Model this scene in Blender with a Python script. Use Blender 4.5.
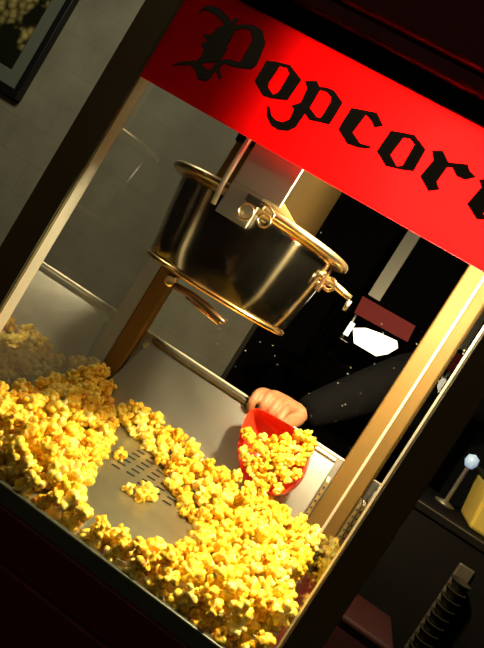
import bpy, bmesh, math, random
import numpy as np
from mathutils import Vector, Matrix
from mathutils import noise as mnoise

for o in list(bpy.data.objects): bpy.data.objects.remove(o)
C = bpy.context.scene.collection
random.seed(7)

# ---------------------------------------------------------------- camera
cam_data = bpy.data.cameras.new('camera')
cam = bpy.data.objects.new('camera', cam_data); C.objects.link(cam)
cam_data.sensor_fit = 'VERTICAL'; cam_data.sensor_height = 36.0
cam_data.lens = 666.5/648*36.0
cam_data.clip_start = 0.02
R_ = Vector((0.8290874, 0.19098291, 0.52548988)); U_ = Vector((-0.52649958, -0.04964822, 0.84872448))
F_ = Vector((-0.18818151, 0.98033697, -0.05938971))
m = Matrix((( R_.x, U_.x, -F_.x, 0.4145), (R_.y, U_.y, -F_.y, -0.7548), (R_.z, U_.z, -F_.z, 0.3658), (0, 0, 0, 1)))
cam.matrix_world = m
bpy.context.scene.camera = cam

# ---------------------------------------------------------------- world, lights, exposure
sc = bpy.context.scene
w = bpy.data.worlds.new('world'); sc.world = w; w.use_nodes = True
w.node_tree.nodes['Background'].inputs[0].default_value = (1.0, 0.9, 0.6, 1)
w.node_tree.nodes['Background'].inputs[1].default_value = 0.02
vs = sc.view_settings
vs.view_transform = 'Standard'; vs.look = 'None'; vs.gamma = 1.0; vs.use_curve_mapping = False
vs.exposure = 0.35
def area(name, loc, target, size, power, col):
    d = bpy.data.lights.new(name, 'AREA'); d.shape = 'RECTANGLE'; d.size = size[0]; d.size_y = size[1]
    d.energy = power; d.color = col
    o = bpy.data.objects.new(name, d); C.objects.link(o); o.location = loc
    o.rotation_euler = (Vector(target)-Vector(loc)).to_track_quat('-Z', 'Y').to_euler()
    return o
# added overhead fill, gives the tiled wall its dim ambient light
area('wall_fill_light', (-1.2, 0.6, 1.65), (-1.2, 0.9, 0), (0.9, 0.5), 11, (1.0, 0.93, 0.72))
area('front_fill_light', (-0.2, -1.9, 1.66), (0.1, -.4, 0), (0.7, 0.4), 3.2, (1.0, 0.80, 0.5))  # added fill that brightens posts, base and hood from the front
# the machine's own warming lamp shines down from its top right corner
LAMP = Vector((0.44, 0.095, 0.562))
sp = bpy.data.lights.new('warming_lamp_light', 'POINT')
sp.energy = 23.0; sp.color = (1.0, 0.86, 0.52); sp.shadow_soft_size = 0.022
spo = bpy.data.objects.new('warming_lamp_light', sp); C.objects.link(spo); spo.location = LAMP

# ---------------------------------------------------------------- materials
def mat(name, col=(.5,.5,.5), rough=.5, metal=0., emis=None, estr=0., bump=0., bscale=40., var=0., vscale=8., spec=.5, sss=0., coat=0., stretch=None):
    m = bpy.data.materials.new(name); m.use_nodes = True
    nt = m.node_tree; b = nt.nodes['Principled BSDF']
    b.inputs['Base Color'].default_value = (*col, 1); b.inputs['Roughness'].default_value = rough
    b.inputs['Metallic'].default_value = metal; b.inputs['Specular IOR Level'].default_value = spec
    b.inputs['Coat Weight'].default_value = coat
    if sss: b.inputs['Subsurface Weight'].default_value = sss; b.inputs['Subsurface Scale'].default_value = .01
    if emis: b.inputs['Emission Color'].default_value = (*emis, 1); b.inputs['Emission Strength'].default_value = estr
    if bump or var:
        tc = nt.nodes.new('ShaderNodeTexCoord'); n = nt.nodes.new('ShaderNodeTexNoise'); n.inputs['Detail'].default_value = 5
        mp = nt.nodes.new('ShaderNodeMapping'); nt.links.new(tc.outputs['Object'], mp.inputs[0])
        if stretch: mp.inputs['Scale'].default_value = stretch
        nt.links.new(mp.outputs[0], n.inputs['Vector'])
        if var:
            n.inputs['Scale'].default_value = vscale
            mx = nt.nodes.new('ShaderNodeMix'); mx.data_type = 'RGBA'
            mx.inputs['A'].default_value = (*[c*(1-var) for c in col], 1); mx.inputs['B'].default_value = (*[min(1, c*(1+var)) for c in col], 1)
            nt.links.new(n.outputs['Fac'], mx.inputs['Factor']); nt.links.new(mx.outputs['Result'], b.inputs['Base Color'])
        if bump:
            n2 = nt.nodes.new('ShaderNodeTexNoise'); n2.inputs['Scale'].default_value = bscale; n2.inputs['Detail'].default_value = 4
            nt.links.new(mp.outputs[0], n2.inputs['Vector'])
            bp = nt.nodes.new('ShaderNodeBump'); bp.inputs['Strength'].default_value = bump; bp.inputs['Distance'].default_value = .002
            nt.links.new(n2.outputs['Fac'], bp.inputs['Height']); nt.links.new(bp.outputs[0], b.inputs['Normal'])
    return m

M = {}
M['frame'] = mat('dark bronze frame', (.16, .115, .045), .45, .2, bump=.1, var=.2)
M['liner'] = mat('pale aluminium liner', (.42, .40, .32), .45, .4, bump=.1)
M['rail'] = mat('dark olive sill metal', (.13, .14, .09), .4, .4, var=.2)
M['base_red'] = mat('dark red painted metal', (.10, .008, .006), .4, .0, var=.25, vscale=5)
M['hood_red'] = mat('deep red painted hood', (.10, .008, .006), .6, .0, var=.2, spec=.15)
M['steel'] = mat('brushed stainless steel', (.52, .52, .45), .36, 1., bump=.15, bscale=30, var=.12, vscale=14)
M['pan'] = mat('oily steel floor', (.44, .42, .27), .36, .85, bump=.3, bscale=60, var=.25, vscale=22)
M['pot'] = mat('polished kettle steel', (.56, .50, .40), .15, 1., bump=.04, bscale=12, stretch=(1, 1, .2))
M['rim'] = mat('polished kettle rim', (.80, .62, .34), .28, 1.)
M['dark_rim'] = mat('worn dark steel edge', (.16, .14, .10), .4, .8, var=.3, vscale=40)
M['post_reflect_tint'] = mat('corner post metal tinted with popcorn reflection', (.20, .115, .022), .6, .25, bump=.08, var=.12, vscale=20)  # gold of the reflected popcorn is put into the base colour
M['groove'] = mat('bright post strip', (.85, .80, .60), .4, .3)
M['bracket'] = mat('post foot bracket steel', (.62, .50, .24), .4, .8)
M['housing'] = mat('hanger housing steel', (.50, .49, .40), .4, .6, bump=.1, bscale=25)
M['lever'] = mat('dark bronze lever', (.22, .13, .07), .3, .9)
M['side_reflect_tint'] = mat('hanger side with brown reflection in colour', (.013, .008, .0022), .85, .0, spec=.02, bump=.1, var=.3, vscale=14)  # popcorn reflection and dimness of this side are put into the colour
M['copper'] = mat('copper bottom ring', (.85, .55, .22), .25, 1.)
M['hole'] = mat('dark slot interior', (.01, .01, .006), .8)
M['lettering'] = mat('olive black lettering paint', (.035, .03, .012), .5)
M['outline'] = mat('black lettering outline', (.004, .003, .002), .5)
M['white_in'] = mat('lamp compartment white enamel', (.75, .7, .6), .5)
M['bulb'] = mat('lit bulb glass', (1, .9, .7), .3, emis=(1, .82, .5), estr=25)
M['ceramic'] = mat('lamp socket ceramic', (.6, .55, .45), .4)
M['scoop'] = mat('red scoop plastic', (.85, .055, .018), .3, 0, sss=.15, coat=.2)
M['skin'] = mat('warm skin', (.44, .20, .09), .5, 0, bump=.35, bscale=120, var=.14, vscale=60, sss=.15)
M['cloth'] = mat('black cotton sleeve', (.0032, .0032, .0034), .95, 0, spec=.06, bump=.6, bscale=60, var=.3, vscale=12)
M['trouser'] = mat('dark trousers cloth', (.012, .012, .016), .9)
M['hair'] = mat('dark brown hair', (.03, .018, .01), .6, bump=.5, bscale=90)
M['black'] = mat('black lacquered wood', (.004, .0035, .003), .8, var=.3, spec=.04)
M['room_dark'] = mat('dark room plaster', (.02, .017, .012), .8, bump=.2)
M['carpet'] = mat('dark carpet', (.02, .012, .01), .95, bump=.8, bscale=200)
M['ceil'] = mat('room ceiling paint', (.25, .23, .18), .9)
M['frame_wood'] = mat('black picture frame', (.008, .007, .006), .35)
M['matboard'] = mat('grey green picture mat', (.15, .165, .12), .6)
M['yellow_box'] = mat('mustard yellow tub', (.42, .30, .05), .5, var=.2)
M['cup'] = mat('dark waxed cup', (.012, .010, .005), .8, spec=.1)
M['knob'] = mat('grey green hinge cap', (.28, .34, .27), .5)

# tiled wall
def tile_material():
    m = bpy.data.materials.new('glazed wall tile'); m.use_nodes = True; nt = m.node_tree; b = nt.nodes['Principled BSDF']
    tc = nt.nodes.new('ShaderNodeTexCoord'); mp = nt.nodes.new('ShaderNodeMapping'); mp.inputs['Rotation'].default_value = (math.pi/2, 0, 0)
    br = nt.nodes.new('ShaderNodeTexBrick'); br.offset = .5; br.inputs['Scale'].default_value = 1
    br.inputs['Brick Width'].default_value = .30; br.inputs['Row Height'].default_value = .15; br.inputs['Mortar Size'].default_value = .003
    br.inputs['Color1'].default_value = (.42, .39, .26, 1); br.inputs['Color2'].default_value = (.41, .38, .255, 1); br.inputs['Mortar'].default_value = (.37, .345, .23, 1)
    n = nt.nodes.new('ShaderNodeTexNoise'); n.inputs['Scale'].default_value = 6; n.inputs['Detail'].default_value = 6
    mx = nt.nodes.new('ShaderNodeMix'); mx.data_type = 'RGBA'; mx.blend_type = 'MULTIPLY'; mx.inputs['Factor'].default_value = .55
    nt.links.new(tc.outputs['Object'], mp.inputs[0]); nt.links.new(mp.outputs[0], br.inputs[0]); nt.links.new(tc.outputs['Object'], n.inputs['Vector'])
    nt.links.new(br.outputs[0], mx.inputs['A']); nt.links.new(n.outputs['Fac'], mx.inputs['B']); nt.links.new(mx.outputs['Result'], b.inputs['Base Color'])
    b.inputs['Roughness'].default_value = .45
    return m
M['tile'] = tile_material()

def glass_material(name, tint=(1, 1, 1), refl=1.7, specks=False):
    m = bpy.data.materials.new(name); m.use_nodes = True; nt = m.node_tree; nt.nodes.clear()
    out = nt.nodes.new('ShaderNodeOutputMaterial'); mix = nt.nodes.new('ShaderNodeMixShader')
    tr = nt.nodes.new('ShaderNodeBsdfTransparent'); tr.inputs[0].default_value = (*tint, 1)
    gl = nt.nodes.new('ShaderNodeBsdfGlossy'); gl.inputs['Roughness'].default_value = .01
    fr = nt.nodes.new('ShaderNodeFresnel'); fr.inputs[0].default_value = 1.5
    geo = nt.nodes.new('ShaderNodeNewGeometry')
    inv = nt.nodes.new('ShaderNodeMath'); inv.operation = 'SUBTRACT'; inv.inputs[0].default_value = 1; nt.links.new(geo.outputs['Backfacing'], inv.inputs[1])
    mu = nt.nodes.new('ShaderNodeMath'); mu.operation = 'MULTIPLY'; nt.links.new(fr.outputs[0], mu.inputs[0]); nt.links.new(inv.outputs[0], mu.inputs[1])
    mu2 = nt.nodes.new('ShaderNodeMath'); mu2.operation = 'MULTIPLY'; mu2.use_clamp = True; nt.links.new(mu.outputs[0], mu2.inputs[0]); mu2.inputs[1].default_value = refl
    mn = nt.nodes.new('ShaderNodeMath'); mn.operation = 'MINIMUM'; nt.links.new(mu2.outputs[0], mn.inputs[0]); mn.inputs[1].default_value = .42; mu2 = mn
    nt.links.new(mu2.outputs[0], mix.inputs[0]); nt.links.new(tr.outputs[0], mix.inputs[1]); nt.links.new(gl.outputs[0], mix.inputs[2])
    last = mix
    if specks:   # splashes and dust on the pane
        tc = nt.nodes.new('ShaderNodeTexCoord'); vo = nt.nodes.new('ShaderNodeTexVoronoi'); vo.inputs['Scale'].default_value = 95
        nt.links.new(tc.outputs['Object'], vo.inputs['Vector'])
        no = nt.nodes.new('ShaderNodeTexNoise'); no.inputs['Scale'].default_value = 9; nt.links.new(tc.outputs['Object'], no.inputs['Vector'])
        lt = nt.nodes.new('ShaderNodeMapRange'); lt.inputs['From Min'].default_value = .10; lt.inputs['From Max'].default_value = .05; nt.links.new(vo.outputs['Distance'], lt.inputs['Value'])
        l2 = nt.nodes.new('ShaderNodeMapRange'); l2.inputs['From Min'].default_value = .55; l2.inputs['From Max'].default_value = .63; nt.links.new(no.outputs['Fac'], l2.inputs['Value'])
        sp = nt.nodes.new('ShaderNodeMath'); sp.operation = 'MULTIPLY'; nt.links.new(lt.outputs[0], sp.inputs[0]); nt.links.new(l2.outputs[0], sp.inputs[1])
        s2 = nt.nodes.new('ShaderNodeMath'); s2.operation = 'MULTIPLY'; nt.links.new(sp.outputs[0], s2.inputs[0]); s2.inputs[1].default_value = .22
        tl = nt.nodes.new('ShaderNodeBsdfTranslucent'); tl.inputs[0].default_value = (.8, .8, .7, 1)
        m2 = nt.nodes.new('ShaderNodeMixShader'); nt.links.new(s2.outputs[0], m2.inputs[0]); nt.links.new(mix.outputs[0], m2.inputs[1]); nt.links.new(tl.outputs[0], m2.inputs[2])
        last = m2
    nt.links.new(last.outputs[0], out.inputs[0])
    return m
M['glass'] = glass_material('clear cabinet glass', refl=2.6)
M['side_glass'] = glass_material('clear right side glass', refl=.4)
M['front_glass'] = glass_material('speckled front glass', refl=1.0, specks=True)

def sign_material():
    m = bpy.data.materials.new('translucent red sign plastic'); m.use_nodes = True; nt = m.node_tree; nt.nodes.clear()
    out = nt.nodes.new('ShaderNodeOutputMaterial')
    tl = nt.nodes.new('ShaderNodeBsdfTranslucent'); tl.inputs[0].default_value = (.95, .052, .058, 1)
    df = nt.nodes.new('ShaderNodeBsdfDiffuse'); df.inputs[0].default_value = (.5, .01, .015, 1)
    mx = nt.nodes.new('ShaderNodeMixShader'); mx.inputs[0].default_value = .35
    nt.links.new(tl.outputs[0], mx.inputs[1]); nt.links.new(df.outputs[0], mx.inputs[2]); nt.links.new(mx.outputs[0], out.inputs[0])
    return m
M['sign'] = sign_material()

def popcorn_material():
    m = bpy.data.materials.new('buttered popcorn'); m.use_nodes = True; nt = m.node_tree; b = nt.nodes['Principled BSDF']
    tc = nt.nodes.new('ShaderNodeTexCoord'); oi = nt.nodes.new('ShaderNodeObjectInfo'); geo = nt.nodes.new('ShaderNodeNewGeometry')
    n = nt.nodes.new('ShaderNodeTexNoise'); n.inputs['Scale'].default_value = 120; n.inputs['Detail'].default_value = 3
    nt.links.new(geo.outputs['Position'], n.inputs['Vector'])
    ad = nt.nodes.new('ShaderNodeMath'); ad.operation = 'ADD'; nt.links.new(oi.outputs['Random'], ad.inputs[0]); nt.links.new(geo.outputs['Random Per Island'], ad.inputs[1])
    fr = nt.nodes.new('ShaderNodeMath'); fr.operation = 'FRACT'; nt.links.new(ad.outputs[0], fr.inputs[0])
    s1 = nt.nodes.new('ShaderNodeMath'); s1.operation = 'MULTIPLY_ADD'; s1.inputs[1].default_value = .45; nt.links.new(fr.outputs[0], s1.inputs[0])
    s2 = nt.nodes.new('ShaderNodeMath'); s2.operation = 'MULTIPLY_ADD'; s2.inputs[1].default_value = 1.9; s2.inputs[2].default_value = -.66
    nt.links.new(n.outputs['Fac'], s2.inputs[0]); nt.links.new(s2.outputs[0], s1.inputs[2])
    cr = nt.nodes.new('ShaderNodeValToRGB'); e = cr.color_ramp.elements
    e[0].position = 0; e[0].color = (.50, .15, .006, 1); e[1].position = 1; e[1].color = (.95, .82, .36, 1)
    for p, c in ((.16, (.80, .36, .008, 1)), (.38, (.92, .58, .015, 1)), (.68, (.95, .72, .08, 1))):
        k = e.new(p); k.color = c
    nt.links.new(s1.outputs[0], cr.inputs[0]); nt.links.new(cr.outputs[0], b.inputs['Base Color'])
    b.inputs['Roughness'].default_value = .5; b.inputs['Subsurface Weight'].default_value = .12; b.inputs['Subsurface Scale'].default_value = .006
    return m
M['popcorn'] = popcorn_material()

# ---------------------------------------------------------------- helpers
def obj(name, bm, m, parent=None, smooth=False, bevel=0.):
    me = bpy.data.meshes.new(name); bm.normal_update()
    if smooth:
        for f in bm.faces: f.smooth = True
    bm.to_mesh(me); bm.free()
    for x in (m if isinstance(m, (list, tuple)) else [m]): me.materials.append(x)
    o = bpy.data.objects.new(name, me); C.objects.link(o)
    if parent: o.parent = parent; o.matrix_parent_inverse = Matrix.Translation(-Vector(parent.location))
    if bevel:
        b = o.modifiers.new('bevel', 'BEVEL'); b.width = bevel; b.segments = 2; b.limit_method = 'ANGLE'
    return o
def tag(o, label=None, cat=None, group=None, kind=None):
    if label: o['label'] = label
    if cat: o['category'] = cat
    if group: o['group'] = group
    if kind: o['kind'] = kind
    return o
def thing(name, label, cat, loc=(0, 0, 0), group=None):
    o = bpy.data.objects.new(name, None); C.objects.link(o); o.location = loc; o.empty_display_size = .05
    return tag(o, label, cat, group)
def box(bm, x0, x1, y0, y1, z0, z1, mi=0):
    vs = [bm.verts.new(p) for p in ((x0,y0,z0),(x1,y0,z0),(x1,y1,z0),(x0,y1,z0),(x0,y0,z1),(x1,y0,z1),(x1,y1,z1),(x0,y1,z1))]
    for f in ((0,3,2,1),(4,5,6,7),(0,1,5,4),(1,2,6,5),(2,3,7,6),(3,0,4,7)):
        bm.faces.new([vs[i] for i in f]).material_index = mi
def hexa(bm, bot, top):
    vs = [bm.verts.new(p) for p in list(bot)+list(top)]
    for f in ((0,3,2,1),(4,5,6,7),(0,1,5,4),(1,2,6,5),(2,3,7,6),(3,0,4,7)): bm.faces.new([vs[i] for i in f])
def BX(*a):
    bm = bmesh.new(); box(bm, *a); return bm
def lathe(bm, prof, c=(0, 0, 0), n=64, axis='Z', close=False):
    rings = []
    for r, h in prof:
        ring = []
        for i in range(n):
            a = 2*math.pi*i/n; x, y = r*math.cos(a), r*math.sin(a)
            p = (x, y, h) if axis == 'Z' else ((x, h, y) if axis == 'Y' else (h, x, y))
            ring.append(bm.verts.new(Vector(p)+Vector(c)))
        rings.append(ring)
    for a, b in zip(rings[:-1], rings[1:]):
        for i in range(n): bm.faces.new((a[i], a[(i+1)%n], b[(i+1)%n], b[i]))
    if close:
        bm.faces.new(rings[0][::-1]); bm.faces.new(rings[-1])
    bmesh.ops.recalc_face_normals(bm, faces=bm.faces)
def LA(prof, c=(0, 0, 0), n=64, axis='Z', close=False):
    bm = bmesh.new(); lathe(bm, prof, c, n, axis, close); return bm
def tube(bm, pts, r, n=10, flat=1.):
    pts = [Vector(p) for p in pts]; rings = []
    for i, p in enumerate(pts):
        t = (pts[min(i+1, len(pts)-1)]-pts[max(i-1, 0)]).normalized()
        a = t.cross(Vector((0, 0, 1)) if abs(t.z) < .95 else Vector((1, 0, 0))).normalized(); b = t.cross(a)
        rr = r[i] if isinstance(r, (list, tuple)) else r
        rings.append([bm.verts.new(p+a*math.cos(2*math.pi*k/n)*rr+b*math.sin(2*math.pi*k/n)*rr*flat) for k in range(n)])
    for a, b in zip(rings[:-1], rings[1:]):
        for i in range(n): bm.faces.new((a[i], a[(i+1)%n], b[(i+1)%n], b[i]))
    bm.faces.new(rings[0][::-1]); bm.faces.new(rings[-1]); bmesh.ops.recalc_face_normals(bm, faces=bm.faces)
def TB(pts, r, n=10, flat=1.):
    bm = bmesh.new(); tube(bm, pts, r, n, flat); return bm
def ring_torus(c, R, r, nrm, n=24, k=8):
    bm = bmesh.new(); nrm = Vector(nrm).normalized(); a = nrm.cross(Vector((0, 0, 1)) if abs(nrm.z) < .9 else Vector((1, 0, 0))).normalized(); b = nrm.cross(a); R_s = []
    for i in range(n):
        t = 2*math.pi*i/n; d = a*math.cos(t)+b*math.sin(t)
        R_s.append([bm.verts.new(Vector(c)+d*(R+r*math.cos(2*math.pi*j/k))+nrm*r*math.sin(2*math.pi*j/k)) for j in range(k)])
    for i in range(n):
        p, q = R_s[i], R_s[(i+1)%n]
        for j in range(k): bm.faces.new((p[j], p[(j+1)%k], q[(j+1)%k], q[j]))
    bmesh.ops.recalc_face_normals(bm, faces=bm.faces); return bm

# ---------------------------------------------------------------- the room
def st(name, bm, m): return tag(obj(name, bm, m), kind='structure')
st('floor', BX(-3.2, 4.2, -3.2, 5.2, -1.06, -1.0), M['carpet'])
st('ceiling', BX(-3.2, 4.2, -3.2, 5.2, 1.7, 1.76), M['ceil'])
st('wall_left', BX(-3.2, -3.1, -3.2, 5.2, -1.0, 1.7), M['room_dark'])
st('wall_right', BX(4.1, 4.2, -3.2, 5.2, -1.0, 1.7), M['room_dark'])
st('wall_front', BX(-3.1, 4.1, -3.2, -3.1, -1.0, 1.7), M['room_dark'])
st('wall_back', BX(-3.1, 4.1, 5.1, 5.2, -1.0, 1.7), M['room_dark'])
st('wall_partition', BX(-3.1, -.073, 2.0, 2.12, -1.0, 1.7), M['tile'])

# ---------------------------------------------------------------- framed picture on the tiled wall
pic = thing('framed_picture', 'black framed picture of pale yellow clusters hanging on the tiled wall', 'picture', (-1.96, 1.995, .51))
PX0, PX1, PZ0, PZ1 = -2.38, -1.541, .51, 1.4
bm = bmesh.new()
for a in ((PX0, PX1, PZ0, PZ0+.04), (PX0, PX1, PZ1-.04, PZ1), (PX0, PX0+.035, PZ0+.04, PZ1-.04), (PX1-.035, PX1, PZ0+.04, PZ1-.04)):
    box(bm, a[0], a[1], 1.96, 2.0, a[2], a[3])
obj('frame', bm, M['frame_wood'], pic, bevel=.004)
obj('mat_board', BX(PX0+.035, PX1-.035, 1.982, 1.995, PZ0+.04, PZ1-.04), M['matboard'], pic)
def print_material():
    m = bpy.data.materials.new('picture print of yellow clusters'); m.use_nodes = True; nt = m.node_tree; b = nt.nodes['Principled BSDF']
    tc = nt.nodes.new('ShaderNodeTexCoord'); vo = nt.nodes.new('ShaderNodeTexVoronoi'); vo.inputs['Scale'].default_value = 26
    no = nt.nodes.new('ShaderNodeTexNoise'); no.inputs['Scale'].default_value = 5.5; no.inputs['Detail'].default_value = 3
    nt.links.new(tc.outputs['Object'], vo.inputs['Vector']); nt.links.new(tc.outputs['Object'], no.inputs['Vector'])
    sx = nt.nodes.new('ShaderNodeSeparateXYZ'); nt.links.new(tc.outputs['Object'], sx.inputs[0])
    # the lower strip of the print is black, the cluster starts above it
    a = nt.nodes.new('ShaderNodeMapRange'); a.inputs['From Min'].default_value = .71; a.inputs['From Max'].default_value = .74; nt.links.new(sx.outputs['Z'], a.inputs['Value'])
    c1 = nt.nodes.new('ShaderNodeValToRGB'); e = c1.color_ramp.elements; e[0].position = .15; e[0].color = (.62, .50, .16, 1); e[1].position = .75; e[1].color = (.05, .04, .012, 1)
    nt.links.new(vo.outputs['Distance'], c1.inputs[0])
    c2 = nt.nodes.new('ShaderNodeValToRGB'); e = c2.color_ramp.elements; e[0].position = .46; e[0].color = (0, 0, 0, 1); e[1].position = .52; e[1].color = (1, 1, 1, 1)
    nt.links.new(no.outputs['Fac'], c2.inputs[0])
    mu = nt.nodes.new('ShaderNodeMath'); mu.operation = 'MULTIPLY'; nt.links.new(a.outputs[0], mu.inputs[0]); nt.links.new(c2.outputs[0], mu.inputs[1])
    mx = nt.nodes.new('ShaderNodeMix'); mx.data_type = 'RGBA'; mx.inputs['A'].default_value = (.012, .014, .006, 1)
    nt.links.new(mu.outputs[0], mx.inputs['Factor']); nt.links.new(c1.outputs[0], mx.inputs['B']); nt.links.new(mx.outputs['Result'], b.inputs['Base Color'])
    b.inputs['Roughness'].default_value = .25
    return m
obj('print', BX(PX0+.11, PX1-.11, 1.975, 1.982, PZ0+.115, PZ1-.15), print_material(), pic)

# ---------------------------------------------------------------- the popcorn machine
W, D, H, TOP = .5, .463, .5085, .645
mach = thing('popcorn_machine', 'glass popcorn machine with red lettered sign standing on a dark stand', 'popcorn machine', (.25, .22, -.32))
def fz(y): return -.006+.10*y
# front corner posts: dark bronze with a pale inner liner
for x0, x1, lx in ((-.045, 0, (-.0005, .001)), (W, .538, (W-.001, W+.0005))):
    p = obj('corner_post', BX(x0, x1, 0, .028, -.02, .66), M['frame'], mach, bevel=.0015)
    obj('post_liner', BX(lx[0], lx[1], .003, .028, .0, .64), M['liner'], p)
    bm = bmesh.new(); gx = x1-.003 if x0 < 0 else x0+.0015
    box(bm, gx-.0006, gx+.0006, -.0015, .0, .0, .645); obj('edge_bead', bm, M['liner'] if x0 > 0 else M['rail'], p)
# rear corner posts: golden tint stands for reflected popcorn; bright strip and foot bracket
for k, (x0, x1) in enumerate(((-.004, .032), (.470, .522))):
    p = obj('corner_post', BX(x0, x1, D-.03, D, .02, .64), M['post_reflect_tint'], mach, bevel=.003)
    if k == 0:
        obj('post_cap', BX(x0-.002, x1+.002, D-.034, D, .575, .60), M['hole'], p)
    else:
        tag(obj('post_strip', BX(.4985, .5035, D-.034, D-.03, .03, .62), M['groove'], p, bevel=.001), 'bright narrow strip running up the right rear post')
        obj('post_flange', BX(.5035, .524, D-.040, D-.03, .03, .62), M['post_reflect_tint'], p, bevel=.002)
        bm = bmesh.new(); box(bm, .461, .466, D-.055, D-.004, .035, .145); box(bm, .527, .532, D-.055, D-.004, .035, .145); box(bm, .461, .532, D-.006, D-.002, .035, .145)
        for i in range(7):
            z = .05+i*.0135
            box(bm, .4605, .4608, D-.045, D-.030, z, z+.004, 1); box(bm, .462, .465, D-.0556, D-.055, z, z+.004, 1)
            box(bm, .528, .531, D-.0556, D-.055, z, z+.004, 1)
        obj('post_bracket', bm, [M['bracket'], M['hole']], p)
# base, sill rail
obj('sill_rail', BX(-.046, .539, -.006, .002, -.022, 0), M['rail'], mach, bevel=.0015)
bm = bmesh.new(); box(bm, -.050, .543, -.008, D+.01, -.078, -.022); obj('base_panel', bm, M['base_red'], mach, bevel=.003)
obj('lower_base', BX(-.052, .545, -.011, D+.012, -.32, -.0795), M['base_red'], mach, bevel=.003)
# hood
bm = bmesh.new(); box(bm, -.046, .539, -.005, .01, TOP-.002, TOP+.022); obj('top_rail', bm, M['black'], mach, bevel=.002)
bm = bmesh.new()
box(bm, -.052, .545, -.014, D+.01, TOP+.022, TOP+.043); box(bm, -.058, .551, -.024, D+.016, TOP+.043, TOP+.17)
obj('hood', bm, M['hood_red'], mach, bevel=.004)
obj('inner_ceiling', BX(0, W, .01, D, TOP-.004, TOP+.02), M['white_in'], mach)
# glass
obj('front_pane', BX(0.001, W-.001, .0003, .002, -.0, H), M['front_glass'], mach)
for x in (-.0035, W): obj('side_pane', BX(x, x+.0035, .028, D-.03, 0, .64), M['glass'] if x < 0 else M['side_glass'], mach)
# floor pan with slots
bm = bmesh.new()
hexa(bm, [(0, .0022, -.02), (W, .0022, -.02), (W, D, -.02), (0, D, -.02)], [(0, .0022, fz(0)), (W, .0022, fz(0)), (W, D, fz(D)), (0, D, fz(D))])
for i, X in enumerate((.176, .200, .225, .249, .273)):
    for j in range(7):
        y = .225+j*.0195+(i%2)*.008; z = fz(y)
        vs_ = [bm.verts.new((X+a, y+b+a*.15, fz(y+b+a*.15)+.0003)) for a, b in ((-.0075, -.0026), (-.006, -.0032), (.006, -.0032), (.0075, -.0026), (.0075, .0026), (.006, .0032), (-.006, .0032), (-.0075, .0026))]
        bm.faces.new(vs_).material_index = 1
obj('floor_pan', bm, [M['pan'], M['hole']], mach)
# rear kick panel and the sheet metal hatch in front of it
def slope(z): return .428+.030*(z-.04)/.14
bm = bmesh.new()
hexa(bm, [(0, .432, .03), (W, .432, .03), (W, .437, .03), (0, .437, .03)], [(0, .4615, .183), (W, .4615, .183), (W, .4665, .183), (0, .4665, .183)])
obj('rear_panel', bm, M['steel'], mach)
obj('panel_lip', TB([(0, .462, .1835), (W, .462, .1835)], .0022, 8), M['groove'], mach)
bm = bmesh.new()
hexa(bm, [(.024, .408, .034), (.458, .408, .034), (.458, .412, .034), (.024, .412, .034)], [(.050, .452, .172), (.458, .452, .172), (.458, .456, .172), (.050, .456, .172)])
hatch = obj('rear_hatch', bm, M['steel'], mach)
bm = bmesh.new(); box(bm, .053, .268, .445, .468, .172, .181); tag(obj('hatch_edge', bm, M['dark_rim'], hatch, bevel=.002), 'dark worn top edge of the steel hatch')
bm = bmesh.new(); box(bm, .268, .458, .449, .464, .172, .178); obj('hatch_edge', bm, M['steel'], hatch, bevel=.0015)
obj('hinge_knob', LA([(.0001, -.006), (.007, -.006), (.008, 0), (.007, .006), (.0001, .006)], (.046, .452, .163), 20, 'Y'), M['knob'], hatch, True)
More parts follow.
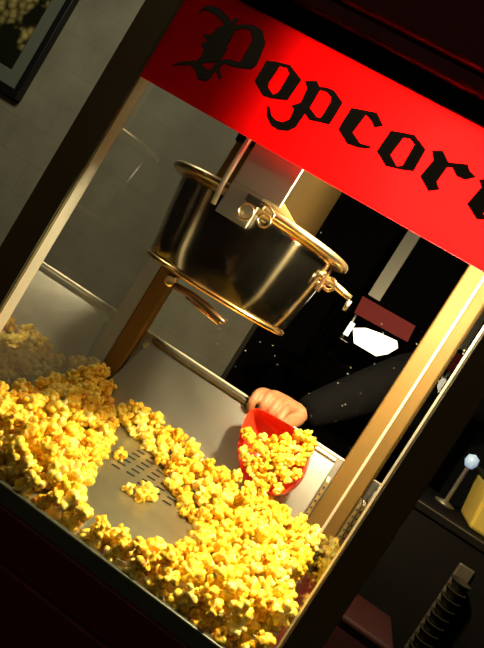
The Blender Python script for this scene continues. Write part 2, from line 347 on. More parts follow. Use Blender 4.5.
# sign
sign = obj('sign_panel', BX(.0005, W+.0, .0, .003, H, TOP-.002), M['sign'], mach)
tag(sign, 'translucent red lit sign panel')
LET = {
'P' : [[(0.0253, 0.6062), (0.0261, 0.6145), (0.0324, 0.621), (0.0438, 0.6234), (0.0577, 0.6202), (0.0673, 0.6155), (0.0679, 0.6214), (0.0731, 0.624), (0.0716, 0.6171), (0.0716, 0.6133), (0.082, 0.6202), (0.0939, 0.6245), (0.1059, 0.6239), (0.1169, 0.6129), (0.1217, 0.5861), (0.1191, 0.5791), (0.1055, 0.5738), (0.0958, 0.5706), (0.0874, 0.5699), (0.0837, 0.5663), (0.0849, 0.5607), (0.0923, 0.5528), (0.0904, 0.551), (0.0815, 0.5576), (0.0804, 0.5551), (0.08, 0.5464), (0.0785, 0.5417), (0.0685, 0.5386), (0.0588, 0.5466), (0.0504, 0.549), (0.0397, 0.5434), (0.0308, 0.5382), (0.0366, 0.5458), (0.0455, 0.551), (0.054, 0.5565), (0.057, 0.5637), (0.0554, 0.5722), (0.0512, 0.5742), (0.0496, 0.5777), (0.0525, 0.5806), (0.0532, 0.5851), (0.0473, 0.5849), (0.0456, 0.5877), (0.0502, 0.5898), (0.0539, 0.5925), (0.0561, 0.6026), (0.0625, 0.6089), (0.0544, 0.6124), (0.0424, 0.6148), (0.032, 0.6146), (0.0278, 0.6117)], [(0.0764, 0.609), (0.0773, 0.5974), (0.0777, 0.5851), (0.0802, 0.5858), (0.0795, 0.5692), (0.0869, 0.5753), (0.1028, 0.579), (0.1019, 0.6094), (0.0921, 0.6181), (0.0826, 0.6155)], [(0.0664, 0.5607), (0.0726, 0.5642), (0.0761, 0.568), (0.0768, 0.5608), (0.0748, 0.5532), (0.0674, 0.5544), (0.061, 0.5559)]] ,
'o' : [[(0.1298, 0.5955), (0.1401, 0.5996), (0.157, 0.6035), (0.1773, 0.5955), (0.1757, 0.5676), (0.1582, 0.5607), (0.1477, 0.5589), (0.1305, 0.5685)], [(0.1464, 0.5979), (0.1553, 0.6001), (0.1623, 0.5951), (0.1624, 0.5704), (0.1584, 0.5645), (0.1473, 0.5698), (0.1453, 0.575)]] ,
'p' : [[(0.1832, 0.5962), (0.1943, 0.6025), (0.2005, 0.5979), (0.2089, 0.6012), (0.218, 0.6018), (0.2336, 0.5948), (0.2336, 0.5666), (0.2225, 0.5636), (0.2107, 0.5604), (0.2023, 0.5645), (0.2016, 0.5567), (0.2011, 0.5454), (0.1959, 0.5376), (0.1858, 0.5333), (0.1752, 0.5338), (0.1657, 0.5398), (0.1593, 0.5501), (0.1622, 0.5504), (0.1694, 0.543), (0.1771, 0.541), (0.1852, 0.5424), (0.1908, 0.5497), (0.1892, 0.5624), (0.1846, 0.5644), (0.1918, 0.5724), (0.1897, 0.5898)], [(0.2029, 0.5956), (0.2112, 0.5975), (0.2195, 0.5946), (0.2218, 0.5885), (0.2217, 0.568), (0.217, 0.5663), (0.2035, 0.5718)]] ,
'c' : [[(0.246, 0.5943), (0.2604, 0.599), (0.2741, 0.6029), (0.2874, 0.5936), (0.2801, 0.5881), (0.2727, 0.5931), (0.264, 0.596), (0.2616, 0.571), (0.2756, 0.5642), (0.2878, 0.567), (0.2882, 0.5646), (0.2763, 0.5596), (0.2635, 0.5575), (0.2461, 0.5668)]] ,
'o2' : [[(0.2983, 0.5931), (0.3131, 0.598), (0.3234, 0.601), (0.3423, 0.5929), (0.3435, 0.5663), (0.3326, 0.5618), (0.3144, 0.5566), (0.2971, 0.5658)], [(0.3141, 0.5933), (0.3209, 0.5958), (0.3292, 0.5926), (0.3301, 0.5654), (0.3248, 0.5615), (0.3119, 0.5695)]] ,
'r' : [[(0.3492, 0.5951), (0.3591, 0.6005), (0.3716, 0.5925), (0.3897, 0.6003), (0.3959, 0.595), (0.4045, 0.5928), (0.3968, 0.585), (0.387, 0.5842), (0.3776, 0.5902), (0.3728, 0.588), (0.3713, 0.5677), (0.3786, 0.5623), (0.3691, 0.5551), (0.3531, 0.5651), (0.3564, 0.5872)]] ,
'n' : [[(0.4095, 0.5921), (0.4183, 0.5984), (0.4303, 0.5906), (0.4385, 0.5928), (0.4465, 0.5954), (0.4658, 0.5871), (0.4664, 0.5549), (0.4752, 0.55), (0.4673, 0.5435), (0.4521, 0.5528), (0.4509, 0.5823), (0.4416, 0.5858), (0.4369, 0.5818), (0.4318, 0.5625), (0.439, 0.5585), (0.4295, 0.5542), (0.4124, 0.5631), (0.416, 0.5863)]] ,

}
def curve_fill(name, loops, y, off, ext, m, parent, label=None):
    cu = bpy.data.curves.new(name, 'CURVE'); cu.dimensions = '2D'; cu.fill_mode = 'BOTH'; cu.extrude = ext; cu.offset = off
    for lp in loops:
        s = cu.splines.new('POLY'); s.points.add(len(lp)-1); s.use_cyclic_u = True
        for i, (x, z) in enumerate(lp): s.points[i].co = (x, z, 0, 1)
    t = bpy.data.objects.new(name, cu); C.objects.link(t)
    dg = bpy.context.evaluated_depsgraph_get(); me = bpy.data.meshes.new_from_object(t.evaluated_get(dg))
    C.objects.unlink(t); bpy.data.objects.remove(t)
    for v in me.vertices: x, z, e = v.co; v.co = (x, y-e, z)
    me.name = name; me.materials.clear(); me.materials.append(m)
    o = bpy.data.objects.new(name, me); C.objects.link(o); o.parent = parent
    if label: o['label'] = label
    return o
WORDS = {'P': 'P', 'o': 'o', 'p': 'p', 'c': 'c', 'o2': 'o', 'r': 'r', 'n': 'n'}
for key, loops in LET.items():
    l = curve_fill('letter', loops, -.0006, .0004, .0004, M['outline'], sign, 'blackletter letter %s of the word Popcorn' % WORDS[key])
    curve_fill('letter_face', loops, -.0012, -.0009, .0003, M['lettering'], l)

# warming lamp up in the hood
lampo = obj('lamp_shade', LA([(.012, .635), (.016, .625), (.038, .60), (.040, .594)], (LAMP.x, LAMP.y, 0), 32), M['white_in'], mach, True)
obj('socket', LA([(.0001, .642), (.013, .642), (.013, .618), (.0001, .618)], (LAMP.x, LAMP.y, 0), 24), M['ceramic'], lampo, True)
obj('bulb', LA([(.0001, .618), (.010, .616), (.012, .608), (.019, .596), (.0001, .594)], (LAMP.x, LAMP.y, 0), 24), M['bulb'], lampo, True)
# hanger housing: a box of folded steel that carries the kettle, its front plate reaching down past the rim
hang = obj('kettle_hanger', BX(.163, .2255, .036, .36, .470, TOP-.003), M['housing'], mach, bevel=.002)
pb = BX(.160, .228, .031, .036, .460, TOP-.003); box(pb, .160, .205, .0312, .0355, .418, .4605)
obj('hanger_plate', pb, M['housing'], hang, bevel=.0015)
tag(obj('side_reflect_tint', BX(.2255, .2275, .036, .36, .470, TOP-.003), M['side_reflect_tint'], hang, bevel=.0005), 'side of the hanger box with reflected popcorn brown in its colour')  # thin skin added to carry the brown reflection on this side
tag(obj('conduit', TB([(.150, .034, .64), (.150, .034, .45), (.153, .034, .424)], .0035, 12), M['groove'], hang, True), 'bright thin rod beside the hanger')
tag(obj('conduit', TB([(.139, .06, .64), (.139, .06, .47)], .002, 10), M['steel'], hang, True), 'thin dull rod behind the bright one')

# ---------------------------------------------------------------- kettle
KX, KY = .1725, .20
ket = thing('popcorn_kettle', 'polished steel popcorn kettle hanging under the red sign', 'kettle', (KX, KY, .32))
pot = obj('pot', LA([(.0001, .325), (.100, .325), (.110, .327), (.1145, .332), (.118, .36), (.124, .40), (.1285, .438), (.130, .452), (.127, .452), (.124, .43), (.112, .336), (.0001, .333)], (KX, KY, 0), 96), M['pot'], ket, True)
tag(obj('rim', LA([(.126, .452), (.129, .447), (.144, .4485), (.1475, .4505), (.1475, .4555), (.145, .4585), (.0001, .462)], (KX, KY, 0), 96), M['rim'], ket, True), 'wide flat gold-lit rim and lid')
tag(obj('bottom_ring', LA([(.112, .3305), (.1165, .3295), (.1175, .3265), (.1165, .3235), (.112, .3225), (.108, .3245)], (KX, KY, 0), 96), M['copper'], ket, True), 'copper coloured bottom ring')
# latch rings in front of the hanger plate
lat = obj('latch', BX(.188, .213, .022, .031, .447, .456), M['dark_rim'], ket, bevel=.001)
obj('latch_ring', ring_torus((.197, .022, .435), .0095, .0014, (0, 1, .1)), M['rim'], lat, True)
obj('latch_ring', ring_torus((.222, .022, .437), .008, .0013, (0, 1, .1)), M['rim'], lat, True)
obj('latch_bar', TB([(.207, .023, .452), (.218, .023, .455), (.2285, .023, .449), (.2285, .024, .438)], .0018, 8), M['rim'], lat, True)
# pivot fitting on the right of the pot
piv = obj('pivot_bracket', BX(.293, .302, .192, .208, .405, .449), M['lever'], ket, bevel=.002)
obj('pivot_hook', ring_torus((.309, .200, .423), .0085, .003, (.2, 1, 0)), M['rim'], piv, True)
obj('pivot_pin', TB([(.300, .2, .425), (.318, .2, .426), (.345, .2, .421)], [.006, .0055, .005], 14), M['rim'], piv, True)
obj('pivot_pin', TB([(.346, .2, .418), (.346, .2, .402)], [.004, .003], 12), M['steel'], piv, True)
# tilting lever under the pot
lev = obj('tilt_lever', TB([(.130, .105, .318), (.142, .10, .309), (.170, .10, .311), (.196, .10, .309), (.214, .10, .305), (.226, .10, .303), (.231, .10, .304)], [.006, .0085, .0075, .009, .0085, .0075, .002], 16, .6), M['lever'], ket, True)
obj('lever_pivot', LA([(.0001, -.006), (.0065, -.006), (.0075, 0), (.0065, .006), (.0001, .006)], (.138, .096, .311), 20, 'Y'), M['rim'], lev, True)
obj('lever_edge', TB([(.168, .094, .3045), (.196, .094, .3015), (.224, .095, .2975)], [.0015, .0025, .0015], 8), M['copper'], lev, True)
obj('lever_stem', TB([(.134, .11, .318), (.136, .12, .326)], .005, 10), M['lever'], lev, True)

# ---------------------------------------------------------------- scoop
CAMP = Vector((0.4145, -0.7548, 0.3658))
def ray(px, py, y):
    d = F_+R_*((px-242)/666.5)-U_*((py-324)/666.5); t = (y-CAMP.y)/d.y; return CAMP+d*t
SC = [(0.2909, 0.395, 0.186), (0.2855, 0.392, 0.1724), (0.2898, 0.386, 0.1511), (0.2979, 0.376, 0.129), (0.3103, 0.364, 0.1106), (0.3287, 0.35, 0.0933), (0.3493, 0.338, 0.084), (0.3713, 0.33, 0.0831), (0.3925, 0.325, 0.0911), (0.4083, 0.325, 0.1059), (0.4171, 0.33, 0.1243), (0.4185, 0.337, 0.1451), (0.4141, 0.346, 0.1657), (0.4077, 0.356, 0.1833), (0.3975, 0.364, 0.1951), (0.3837, 0.371, 0.1969), (0.364, 0.378, 0.195), (0.3402, 0.385, 0.1927), (0.3159, 0.391, 0.1904)
]
def scoop_mesh():
    bm = bmesh.new()
    rim = [Vector(p) for p in SC]; n = len(rim)
    cen = sum(rim, Vector())/n
    nrm = Vector((0, 0, 0))
    for i in range(n): nrm += (rim[i]-cen).cross(rim[(i+1)%n]-cen)
    nrm.normalize()
    if nrm.y < 0: nrm = -nrm            # into the cup, away from the mouth
    prev = None; rings = []
    prof = [(1.0, 0, 0), (.985, .012, 0), (.95, .028, .002), (.88, .044, .004), (.74, .056, .006), (.5, .062, .008), (.2, .064, .008)]
    for s, dep, up in prof:
        rings.append([bm.verts.new(cen+(p-cen)*s+nrm*dep+Vector((0, 0, up))) for p in rim])
    for a, b in zip(rings[:-1], rings[1:]):
        for i in range(n): bm.faces.new((a[i], a[(i+1)%n], b[(i+1)%n], b[i]))
    bm.faces.new(rings[-1]); bmesh.ops.recalc_face_normals(bm, faces=bm.faces)
    return bm, cen, nrm
sroot = thing('popcorn_scoop', 'red plastic scoop full of popcorn held by a hand', 'scoop', SC[0])
bm, SCEN, SNRM = scoop_mesh()
cup = obj('cup', bm, M['scoop'], sroot, True)
so = cup.modifiers.new('thick', 'SOLIDIFY'); so.thickness = .0022; so.offset = 1
ss = cup.modifiers.new('sub', 'SUBSURF'); ss.levels = 1; ss.render_levels = 2
obj('handle', TB([(.305, .435, .170), (.315, .455, .186), (.330, .480, .192), (.350, .505, .193)], [.010, .010, .009, .008], 14), M['scoop'], sroot, True)

# ---------------------------------------------------------------- popcorn
def kernel_mesh(seed, sub):
    rnd = random.Random(seed); bm = bmesh.new(); bmesh.ops.create_icosphere(bm, subdivisions=sub, radius=1)
    lobes = []
    n = rnd.randint(10, 14)
    for i in range(n):
        for _ in range(40):
            d = Vector((rnd.gauss(0, 1), rnd.gauss(0, 1), rnd.gauss(0, .8))).normalized()
            if all(d.angle(l[0]) > .55 for l in lobes): break
        lobes.append((d, rnd.uniform(.50, .80), rnd.uniform(.23, .38)))
    off = Vector((rnd.uniform(0, 50), 0, 0))
    for v in bm.verts:
        d = v.co.normalized(); best = .40
        for ld, o, r in lobes:
            c = ld*o; b = d.dot(c); q = b*b-(o*o-r*r)
            if q > 0: best = max(best, b+math.sqrt(q))
            else:
                e = -math.sqrt(-q); 
                if b > 0: best = max(best, b*.9+e*1.6)
        best += .12*mnoise.noise(d*4.5+off)+.08*mnoise.noise(d*10+off)
        v.co = d*best
    me = bpy.data.meshes.new('popcorn_piece')
    for f in bm.faces: f.smooth = True
    bm.to_mesh(me); bm.free(); me.materials.append(M['popcorn']); return me
KM = [kernel_mesh(s, 4) for s in range(9)]
LOW = [kernel_mesh(s, 3) for s in range(5)]
BARE = [(.078, .402), (.100, .345), (.121, .294), (.151, .213), (.165, .151), (.200, .067), (.222, .022), (.259, .048), (.300, .060), (.325, .095), (.350, .145), (.345, .180),
        (.318, .205), (.300, .235), (.262, .262), (.226, .300), (.196, .335), (.171, .352), (.140, .352), (.122, .348), (.104, .352)]
BA = np.array(BARE); BB = np.roll(BA, -1, 0)
def bare_dist(x, y):
    p = np.array((x, y)); d = BB-BA; t = np.clip(((p-BA)*d).sum(1)/(d*d).sum(1), 0, 1)
    q = BA+d*t[:, None]; dist = np.sqrt(((p-q)**2).sum(1)).min()
    ins = False
    for (x1, y1), (x2, y2) in zip(BARE, BARE[1:]+BARE[:1]):
        if (y1 > y) != (y2 > y) and x < (x2-x1)*(y-y1)/(y2-y1)+x1: ins = not ins
    return -dist if ins else dist
def pile_h(x, y):
    d = bare_dist(x, y)
    if d <= 0: return -1
    if y > .33 and x > .12: cap, s = (.030 if x < .24 else .012), .55
    elif x < .19 and y > .02+0*x: cap, s = .047, .6
    else: cap, s = .050, .5
    return min(cap, .006+s*d, .016+.9*y)
rng = random.Random(11)
P = np.zeros((4000, 4)); NP = 0
def drop(x, y, r, zfloor, zmax):
    global NP
    z = zfloor+r*.62
    if NP:
        dx = P[:NP, 0]-x; dy = P[:NP, 1]-y; d2 = dx*dx+dy*dy; rr = (P[:NP, 3]+r)*.80
        k = d2 < rr*rr
        if k.any(): z = max(z, float((P[:NP, 2][k]+np.sqrt(rr[k]**2-d2[k])).max()))
    if z > zmax: return False
    P[NP] = (x, y, z, r); NP += 1; return True
for k in range(120):
    r = rng.uniform(.0110, .0140); x = .012+(k%60)*.0081+k//60*.004
    if x < .49 and not .200 < x < .214: drop(x, .0025+r*.78+rng.uniform(0, .003), r, fz(.01)-.002, .026)
for it in range(42000):
    if NP >= 3900: break
    x = rng.uniform(.010, .490); y = rng.uniform(.012, .435); r = rng.uniform(.0122, .0172)
    x = min(max(x, r), W-r); y = max(y, .0025+r*.78)
    ymax = .412-r*.55-max(0, min(1, (x-.20)/.12))*.030
    if x > .455: ymax = .40-r
    if y > ymax and x > .030: continue
    if x < .034+r and y > .43-r: continue
    h = pile_h(x, y)
    if h < 0: continue
    drop(x, y, r, fz(y), fz(y)+h+.008)
PILE = P[:NP].copy()
LONE = [(.166, .252, .0105), (.238, .196, .0125), (.222, .176, .0095), (.252, .20, .0115), (.246, .178, .0115)]
# which pieces can be seen from in front of the machine
cp = np.array(CAMP); pos = PILE[:, :3]; vec = cp-pos; dist = np.sqrt((vec**2).sum(1)); dirs = vec/dist[:, None]
occ = np.zeros(len(pos))
for i in range(len(pos)):
    rel = pos-pos[i]; t = rel@dirs[i]; perp = np.sqrt(np.maximum(0, (rel**2).sum(1)-t*t))
    k = (t > .004) & (perp < PILE[:, 3]*.95)
    occ[i] = (1-perp[k]/(PILE[k, 3]+PILE[i, 3])).sum()
score = PILE[:, 3]/dist*np.clip(1.15-occ, .0, 1)
order = np.argsort(-score)
NSCOOP = 42
top = list(order[:300-NSCOOP-len(LONE)]); rest = list(order[300-NSCOOP-len(LONE):])
def place_kernel(x, y, z, r, label, group, me=None):
    o = bpy.data.objects.new('popcorn_piece', me or KM[rng.randrange(len(KM))]); C.objects.link(o)
    o.location = (x, y, z); o.rotation_euler = (rng.uniform(0, 6.3), rng.uniform(0, 6.3), rng.uniform(0, 6.3))
    s = r*rng.uniform(1.08, 1.25); o.scale = (s, s, s)
    tag(o, label, 'popcorn', group); return o
for i in top:
    x, y, z, r = PILE[i]
    if y > .30 and x > .115: lb, g = 'yellow popcorn piece in the drift along the steel rear panel', 'popcorn along the rear panel'
    elif x < .20: lb, g = 'yellow popcorn piece in the heap against the left side glass', 'popcorn in the left heap'
    elif x > .36 and y > .16: lb, g = 'yellow popcorn piece in the drift beside the right front post', 'popcorn at the right side'
    else: lb, g = 'pale yellow popcorn piece in the drift along the front glass', 'popcorn along the front glass'
    place_kernel(x, y, z, r, lb, g)
LL = ['single shaded popcorn piece lying alone left of the floor slots', 'popcorn piece of the small cluster on the bare floor below the slots']
for k, (x, y, r) in enumerate(LONE):
    place_kernel(x, y, fz(y)+r*.75, r, LL[0] if k == 0 else LL[1], None if k == 0 else 'small cluster on the bare floor')
# everything deeper in the heaps: one uncounted mass
VB = []; FB = []; base = 0
for i in rest:
    if occ[i] > 3.2: continue
    me = LOW[rng.randrange(len(LOW))]; x, y, z, r = PILE[i]; s = r*1.15
    Rm = (Matrix.Rotation(rng.uniform(0, 6.3), 3, 'X') @ Matrix.Rotation(rng.uniform(0, 6.3), 3, 'Z'))
    co = np.empty(len(me.vertices)*3); me.vertices.foreach_get('co', co); co = co.reshape(-1, 3) @ np.array(Rm).T*s+np.array((x, y, z))
    VB.append(co); fi = np.empty(len(me.polygons)*3, dtype=np.int64); me.loops.foreach_get('vertex_index', fi); FB.append(fi.reshape(-1, 3)+base); base += len(co)
me = bpy.data.meshes.new('popcorn_heap'); me.from_pydata(np.concatenate(VB).tolist(), [], np.concatenate(FB).tolist()); me.materials.append(M['popcorn'])
me.polygons.foreach_set('use_smooth', [True]*len(me.polygons))
heap = bpy.data.objects.new('popcorn_heap', me); C.objects.link(heap)
tag(heap, 'mass of smaller and buried popcorn filling the heaps on the machine floor', 'popcorn', kind='stuff')
# popcorn in the scoop
rim = [Vector(p) for p in SC]
def in_scoop(px, py):
    poly = [(247, 432), (243, 452), (245, 470), (252, 483), (262, 490), (276, 490), (290, 482), (299, 470), (305, 458), (311, 448), (313, 440), (304, 430), (285, 436), (268, 438), (255, 434)]
    ins = False
    for (x1, y1), (x2, y2) in zip(poly, poly[1:]+poly[:1]):
        if (y1 > py) != (y2 > py) and px < (x2-x1)*(py-y1)/(y2-y1)+x1: ins = not ins
    return ins
def scoop_plane(px, py, lift):
    d = (F_+R_*((px-242)/666.5)-U_*((py-324)/666.5))
    t = (SCEN-SNRM*lift-CAMP).dot(SNRM)/d.dot(SNRM); return CAMP+d*t
pts = []; tries = 0; lvl = 0
while len(pts) < NSCOOP and tries < 6000:
    tries += 1; lvl = tries/6000
    px, py = rng.uniform(238, 312), rng.uniform(425, 496)
    if not in_scoop(px, py): continue
    cx, cy = 272, 461; q = max(0, 1-((px-cx)**2+(py-cy)**2)/36**2)
    p = scoop_plane(px, py, .004+.014*q)
    if all((p-o).length > .0145 for o in pts): pts.append(p)
for p in pts: place_kernel(p.x, p.y, p.z, rng.uniform(.0095, .0118), 'bright yellow popcorn piece heaped in the red scoop', 'popcorn in the red scoop')
bm = bmesh.new()          # backing pieces deeper in the cup
for k in range(26):
    a = rng.uniform(0, 6.28); rr = math.sqrt(rng.random())*.028; u = (rim[0]-SCEN).normalized(); v = SNRM.cross(u)
    c = SCEN-u*.012+u*math.cos(a)*rr+v*math.sin(a)*rr+SNRM*rng.uniform(.008, .03)
    me_ = LOW[k%5]; mt = Matrix.Translation(c) @ Matrix.Rotation(rng.uniform(0, 6.3), 4, 'X') @ Matrix.Scale(.0105, 4)
    n0 = len(bm.verts); bm.from_mesh(me_); bm.verts.ensure_lookup_table()
    for vv in bm.verts[n0:]: vv.co = mt @ vv.co
o = obj('popcorn_fill', bm, M['popcorn'], None, True); tag(o, 'popcorn buried deep in the red scoop under the top pieces', 'popcorn', kind='stuff')

# ---------------------------------------------------------------- person reaching in from behind
per = thing('person', 'person in black long sleeves behind the machine holding the red scoop', 'person', (.86, .95, -1.0))
def skin_obj(name, chains, m, parent, voxel=None, sub=1, smooth_it=0):
    bm = bmesh.new(); vs_all = []
    radii = []
    for ch in chains:
        prev = None
        for (x, y, z, r) in ch:
            v = bm.verts.new((x, y, z)); radii.append(r)
            if prev: bm.edges.new((prev, v))
            prev = v
    me = bpy.data.meshes.new(name); bm.to_mesh(me); bm.free()
    o = bpy.data.objects.new(name, me); C.objects.link(o)
    sk = o.modifiers.new('skin', 'SKIN'); sk.use_smooth_shade = True
    layer = me.skin_vertices[0] if me.skin_vertices else None
    if layer is None:
        bpy.context.view_layer.objects.active = o; bpy.ops.mesh.customdata_skin_add(); layer = me.skin_vertices[0]
    i = 0
    for ch in chains:
        for k, p in enumerate(ch):
            layer.data[i].radius = (p[3] if not isinstance(p[3], tuple) else p[3][0], p[3] if not isinstance(p[3], tuple) else p[3][1]); layer.data[i].use_root = (k == 0); i += 1
    s = o.modifiers.new('sub', 'SUBSURF'); s.levels = sub; s.render_levels = sub
    if voxel:
        rm = o.modifiers.new('remesh', 'REMESH'); rm.mode = 'VOXEL'; rm.voxel_size = voxel; rm.use_smooth_shade = True
        sm = o.modifiers.new('smooth', 'SMOOTH'); sm.iterations = smooth_it; sm.factor = .5
    dg = bpy.context.evaluated_depsgraph_get(); nm = bpy.data.meshes.new_from_object(o.evaluated_get(dg))
    o.modifiers.clear(); o.data = nm; nm.name = name; nm.materials.clear(); nm.materials.append(m)
    nm.polygons.foreach_set('use_smooth', [True]*len(nm.polygons))
    o.parent = parent; o.matrix_parent_inverse = Matrix.Translation(-Vector(parent.location)) if parent.type == 'EMPTY' else Matrix()
    return o
WR = (.362, .500, .206)
K = [(.281, .470, .2060), (.2995, .474, .2125), (.318, .474, .2115), (.336, .471, .2060)]
hand = []
for i, (x, y, z) in enumerate(K):
    w_ = (WR[0]-.006, WR[1]+(-.006+.004*i), WR[2]+.002*(i-1.5)*.5)
    hand.append([(WR[0]+.03, WR[1]+.035, WR[2]+.03, .021), (*w_, .0165), ((w_[0]+x)/2, (w_[1]+y)/2, (w_[2]+z)/2+.003, .0135), (x, y, z, .0106),
                 (x-.004+.001*i, y-.026, z-.004, .0094), (x-.004+.001*i, y-.036, z-.022, .0088), (x+.000, y-.024, z-.038, .0075)])
hand.append([(*WR, .017), (.358, .486, .192, .0155), (.352, .462, .184, .0125), (.343, .440, .180, .0105), (.328, .430, .176, .0090)])
ELB = (.515, .675, .392); SHO = (.735, .85, .425)
body = [[(.86, .95, -.12, .13), (.86, .955, .05, .13), (.86, .96, .25, .14), (.86, .96, .38, .13), (.86, .96, .46, .07), (.86, .95, .53, .055)],
        [(.86, .96, .38, .09), (.77, .88, .42, .06), (*SHO, .052), (*ELB, .040), ((ELB[0]+WR[0])/2, (ELB[1]+WR[1])/2, (ELB[2]+WR[2])/2, .036), (WR[0]+.03, WR[1]+.035, WR[2]+.03, .024)],
        [(.86, .96, .38, .09), (.98, 1.04, .42, .055), (1.02, 1.08, .30, .045), (1.05, 1.10, .12, .04), (1.04, 1.05, -.02, .035), (1.02, 1.00, -.10, .026), (1.01, .985, -.15, .030), (1.01, .975, -.20, .014)],
        [(.86, .95, -.12, .11), (.79, .93, -.20, .085), (.78, .93, -.55, .06), (.78, .94, -.92, .042), (.78, .86, -.97, .035)],
        [(.86, .95, -.12, .11), (.93, .97, -.20, .085), (.94, .97, -.55, .06), (.94, .98, -.92, .042), (.94, .90, -.97, .035)]]
hd = [[(.86, .95, .50, .05), (.855, .94, .585, .060), (.855, .94, .64, .072), (.86, .95, .70, .078), (.86, .96, .74, .06)],
      [(.835, .885, .615, .010), (.833, .872, .598, .013), (.835, .885, .592, .008)],
      [(.925, .955, .64, .010), (.93, .96, .61, .009)], [(.79, .95, .64, .010), (.785, .955, .61, .009)],
      [(.82, .885, .565, .009), (.85, .878, .565, .009), (.875, .885, .565, .006)]]
bo = skin_obj('body', hand+body+hd, M['skin'], per, .0028, 2, 1)
obj('eyes', (lambda b: (bmesh.ops.create_uvsphere(b, u_segments=12, v_segments=8, radius=.009, matrix=Matrix.Translation((.815, .880, .635))), bmesh.ops.create_uvsphere(b, u_segments=12, v_segments=8, radius=.009, matrix=Matrix.Translation((.858, .872, .635))), b)[2])(bmesh.new()), M['hole'], bo, True)
skin_obj('hair', [[(.862, .985, .60, .055), (.862, .985, .68, .078), (.862, .965, .735, .074), (.86, .93, .765, .045)]], M['hair'], bo, None, 2)
fo = Vector(WR); el = Vector(ELB); sh = Vector(SHO)
def lp(a, b, t, r): p = a.lerp(b, t); return (p.x, p.y, p.z, r)
skin_obj('shirt', [[lp(fo, el, -.0, .029), lp(fo, el, .04, .034), lp(fo, el, .2, .041), lp(fo, el, .6, .050), lp(fo, el, 1, .058), lp(el, sh, .35, .054), lp(el, sh, .75, .060), (*SHO, .064), (.77, .88, .42, .075), (.86, .96, .38, .11)],
                   [(.86, .95, -.14, .145), (.86, .955, .05, .142), (.86, .96, .25, .152), (.86, .96, .38, .14), (.86, .96, .45, .08)],
                   [(.86, .96, .38, .11), (.98, 1.04, .42, .07), (1.02, 1.08, .30, .056), (1.05, 1.10, .12, .05), (1.04, 1.05, -.02, .045), (1.025, 1.01, -.08, .038)]], M['cloth'], per, .006, 2, 4)
skin_obj('trousers', [[(.86, .95, -.10, .135), (.79, .93, -.20, .10), (.78, .93, -.55, .075), (.78, .94, -.93, .06)], [(.86, .95, -.10, .135), (.93, .97, -.20, .10), (.94, .97, -.55, .075), (.94, .98, -.93, .06)]], M['trouser'], per, .01, 2, 2)

# ---------------------------------------------------------------- stands and things in the dark
std = thing('machine_stand', 'dark wooden stand carrying the popcorn machine', 'stand', (.25, .23, -1.0))
bm = bmesh.new(); box(bm, -.10, .572, -.05, .52, -.35, -.32); obj('stand_top', bm, M['black'], std, bevel=.004)
for x in (-.07, .53):
    for y in (-.02, .45): obj('leg', BX(x, x+.04, y, y+.04, -1.0, -.35), M['black'], std, bevel=.003)
obj('shelf', BX(-.07, .57, -.02, .49, -.75, -.73), M['black'], std)
# neighbouring black counter with a glass case on top, right of the machine
dc = thing('display_counter', 'black display counter with a glass case on top, right of the machine', 'counter', (1.05, .60, -1.0))
obj('counter_body', BX(.60, 1.5, .45, .70, -1.0, .185), M['black'], dc, bevel=.004)
obj('counter_top', BX(.597, 1.503, .446, .704, .185, .200), M['black'], dc, bevel=.002)
obj('metal_edge', BX(.597, 1.503, .4445, .446, .198, .200), M['dark_rim'], dc)
obj('case_glass', BX(.610, 1.49, .462, .465, .200, .50), M['glass'], dc)
tub = thing('tub', 'mustard yellow square tub behind the glass of the counter case', 'tub', (.79, .56, .2))
bm = bmesh.new(); hexa(bm, [(.715, .50, .2), (.84, .50, .2), (.84, .62, .2), (.715, .62, .2)], [(.705, .49, .285), (.85, .49, .285), (.85, .63, .285), (.705, .63, .285)])
obj('tub_body', bm, M['yellow_box'], tub, bevel=.006)
obj('tub_lid', BX(.701, .854, .486, .634, .285, .295), M['cup'], tub, bevel=.003)
jl = thing('blue_highlight', 'pale blue glowing globe added as a blurry highlight in the counter case', 'highlight', (.675, .58, .2))  # glowing globe added in place of a bluish highlight
obj('stem', LA([(.0001, .2), (.02, .2), (.02, .205), (.004, .21), (.004, .285), (.0001, .285)], (.675, .58, 0), 20), M['dark_rim'], jl, True)
M['blue_glow'] = mat('pale blue highlight glow', (.3, .4, .5), .3, emis=(.45, .65, 1), estr=.3)
obj('globe', LA([(.0001, .283), (.008, .286), (.013, .296), (.011, .308), (.0001, .313)], (.675, .58, 0), 24), M['blue_glow'], jl, True)
# column of nested cups fixed to the front of the counter
dsp = thing('cup_dispenser', 'stack of dark nested cups hanging on the front of the black counter', 'cup dispenser', (.735, .425, -.08))
obj('back_rail', BX(.722, .750, .443, .450, -.08, .15), M['dark_rim'], dsp, bevel=.002)
for i in range(12):
    z = -.07+i*.0165
    obj('cup', LA([(.010, z), (.017, z+.014), (.0185, z+.015), (.0185, z+.0165), (.016, z+.0165), (.009, z+.002), (.0001, z+.002)], (.735, .423, 0), 20), M['cup'], dsp, True)
# red bin between the machine stand and the counter
M['bin_red'] = mat('dull red bin metal', (.016, .0012, .001), .5, var=.2)
rb = thing('red_bin', 'dull red metal bin with a flat lid standing right of the machine', 'bin', (.625, .37, -1.0))
obj('bin_body', BX(.585, .672, .305, .43, -1.0, -.004), M['bin_red'], rb, bevel=.004)
obj('bin_lid', BX(.580, .676, .300, .435, -.004, .008), M['bin_red'], rb, bevel=.004)

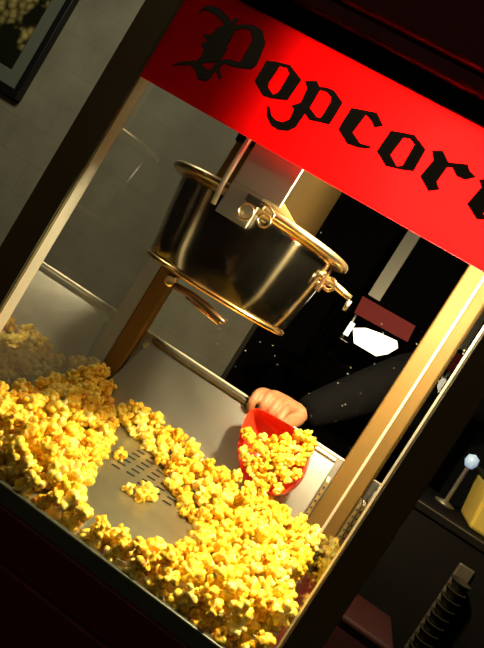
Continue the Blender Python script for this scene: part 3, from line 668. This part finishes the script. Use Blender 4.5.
# mirror image of a popcorn machine and its lamp, built as a solid cabinet
tb = thing('back_table', 'dark table carrying the solid mirror image of a popcorn machine', 'table', (.40, 2.72, -1.0))
obj('tabletop', BX(.0, .8, 2.45, 3.0, .12, .16), M['black'], tb)
for x in (.03, .72):
    for y in (2.48, 2.92): obj('leg', BX(x, x+.05, y, y+.05, -1.0, .12), M['black'], tb)
c2 = thing('mirrored_machine', 'mirror reflection of a popcorn machine built as a small cabinet with glaring lamp', 'popcorn machine', (.38, 2.65, .16))
for x in (.175, .535):
    for y in (2.5, 2.8): obj('corner_post', BX(x, x+.014, y, y+.014, .16, .605), M['black'], c2)
obj('cabinet_base', BX(.17, .555, 2.49, 2.82, .16, .24), M['black'], c2)
M['sign2'] = mat('mirrored red sign glow', (.30, .02, .015), .5, emis=(.8, .03, .02), estr=.10)  # reflected red sign, its glow put in as emission
bm = bmesh.new(); hexa(bm, [(.230, 2.494, .505), (.515, 2.494, .518), (.515, 2.50, .518), (.230, 2.50, .505)], [(.222, 2.494, .595), (.507, 2.494, .602), (.507, 2.50, .602), (.222, 2.50, .595)])
obj('mirrored_sign', bm, M['sign2'], c2)
obj('cabinet_roof', BX(.17, .555, 2.50, 2.82, .60, .615), M['black'], c2)
tag(obj('mirrored_bar', BX(.235, .30, 2.56, 2.60, .615, 1.55), M['housing'], c2), 'grey vertical bar of the mirror image')
M['glow'] = mat('mirrored lamp glare', (1, 1, .9), .4, emis=(1, .88, .62), estr=2.4)  # emission stands for the reflected glare of the machine's lamp
LP = [(0.263, 0.44), (0.316, 0.473), (0.384, 0.487), (0.472, 0.497), (0.493, 0.471), (0.469, 0.422), (0.427, 0.383), (0.305, 0.381)]
bm = bmesh.new(); fr = [bm.verts.new((x, 2.51, z)) for x, z in LP]; bk = [bm.verts.new((x, 2.53, z)) for x, z in LP]
bm.faces.new(fr); bm.faces.new(bk[::-1])
for i in range(len(LP)): bm.faces.new((fr[i], fr[(i+1)%len(LP)], bk[(i+1)%len(LP)], bk[i]))
bmesh.ops.recalc_face_normals(bm, faces=bm.faces)
obj('mirrored_lamp', bm, M['glow'], c2)
obj('mirrored_strip', BX(.238, .262, 2.51, 2.52, .392, .462), M['glow'], c2)
obj('small_kettle', LA([(.0001, .29), (.050, .29), (.058, .36), (.066, .362), (.066, .368), (.0001, .368)], (.235, 2.63, 0), 40), M['pot'], c2, True)
obj('kettle_arm', TB([(.235, 2.63, .368), (.235, 2.63, .60)], .010, 10), M['steel'], c2, True)
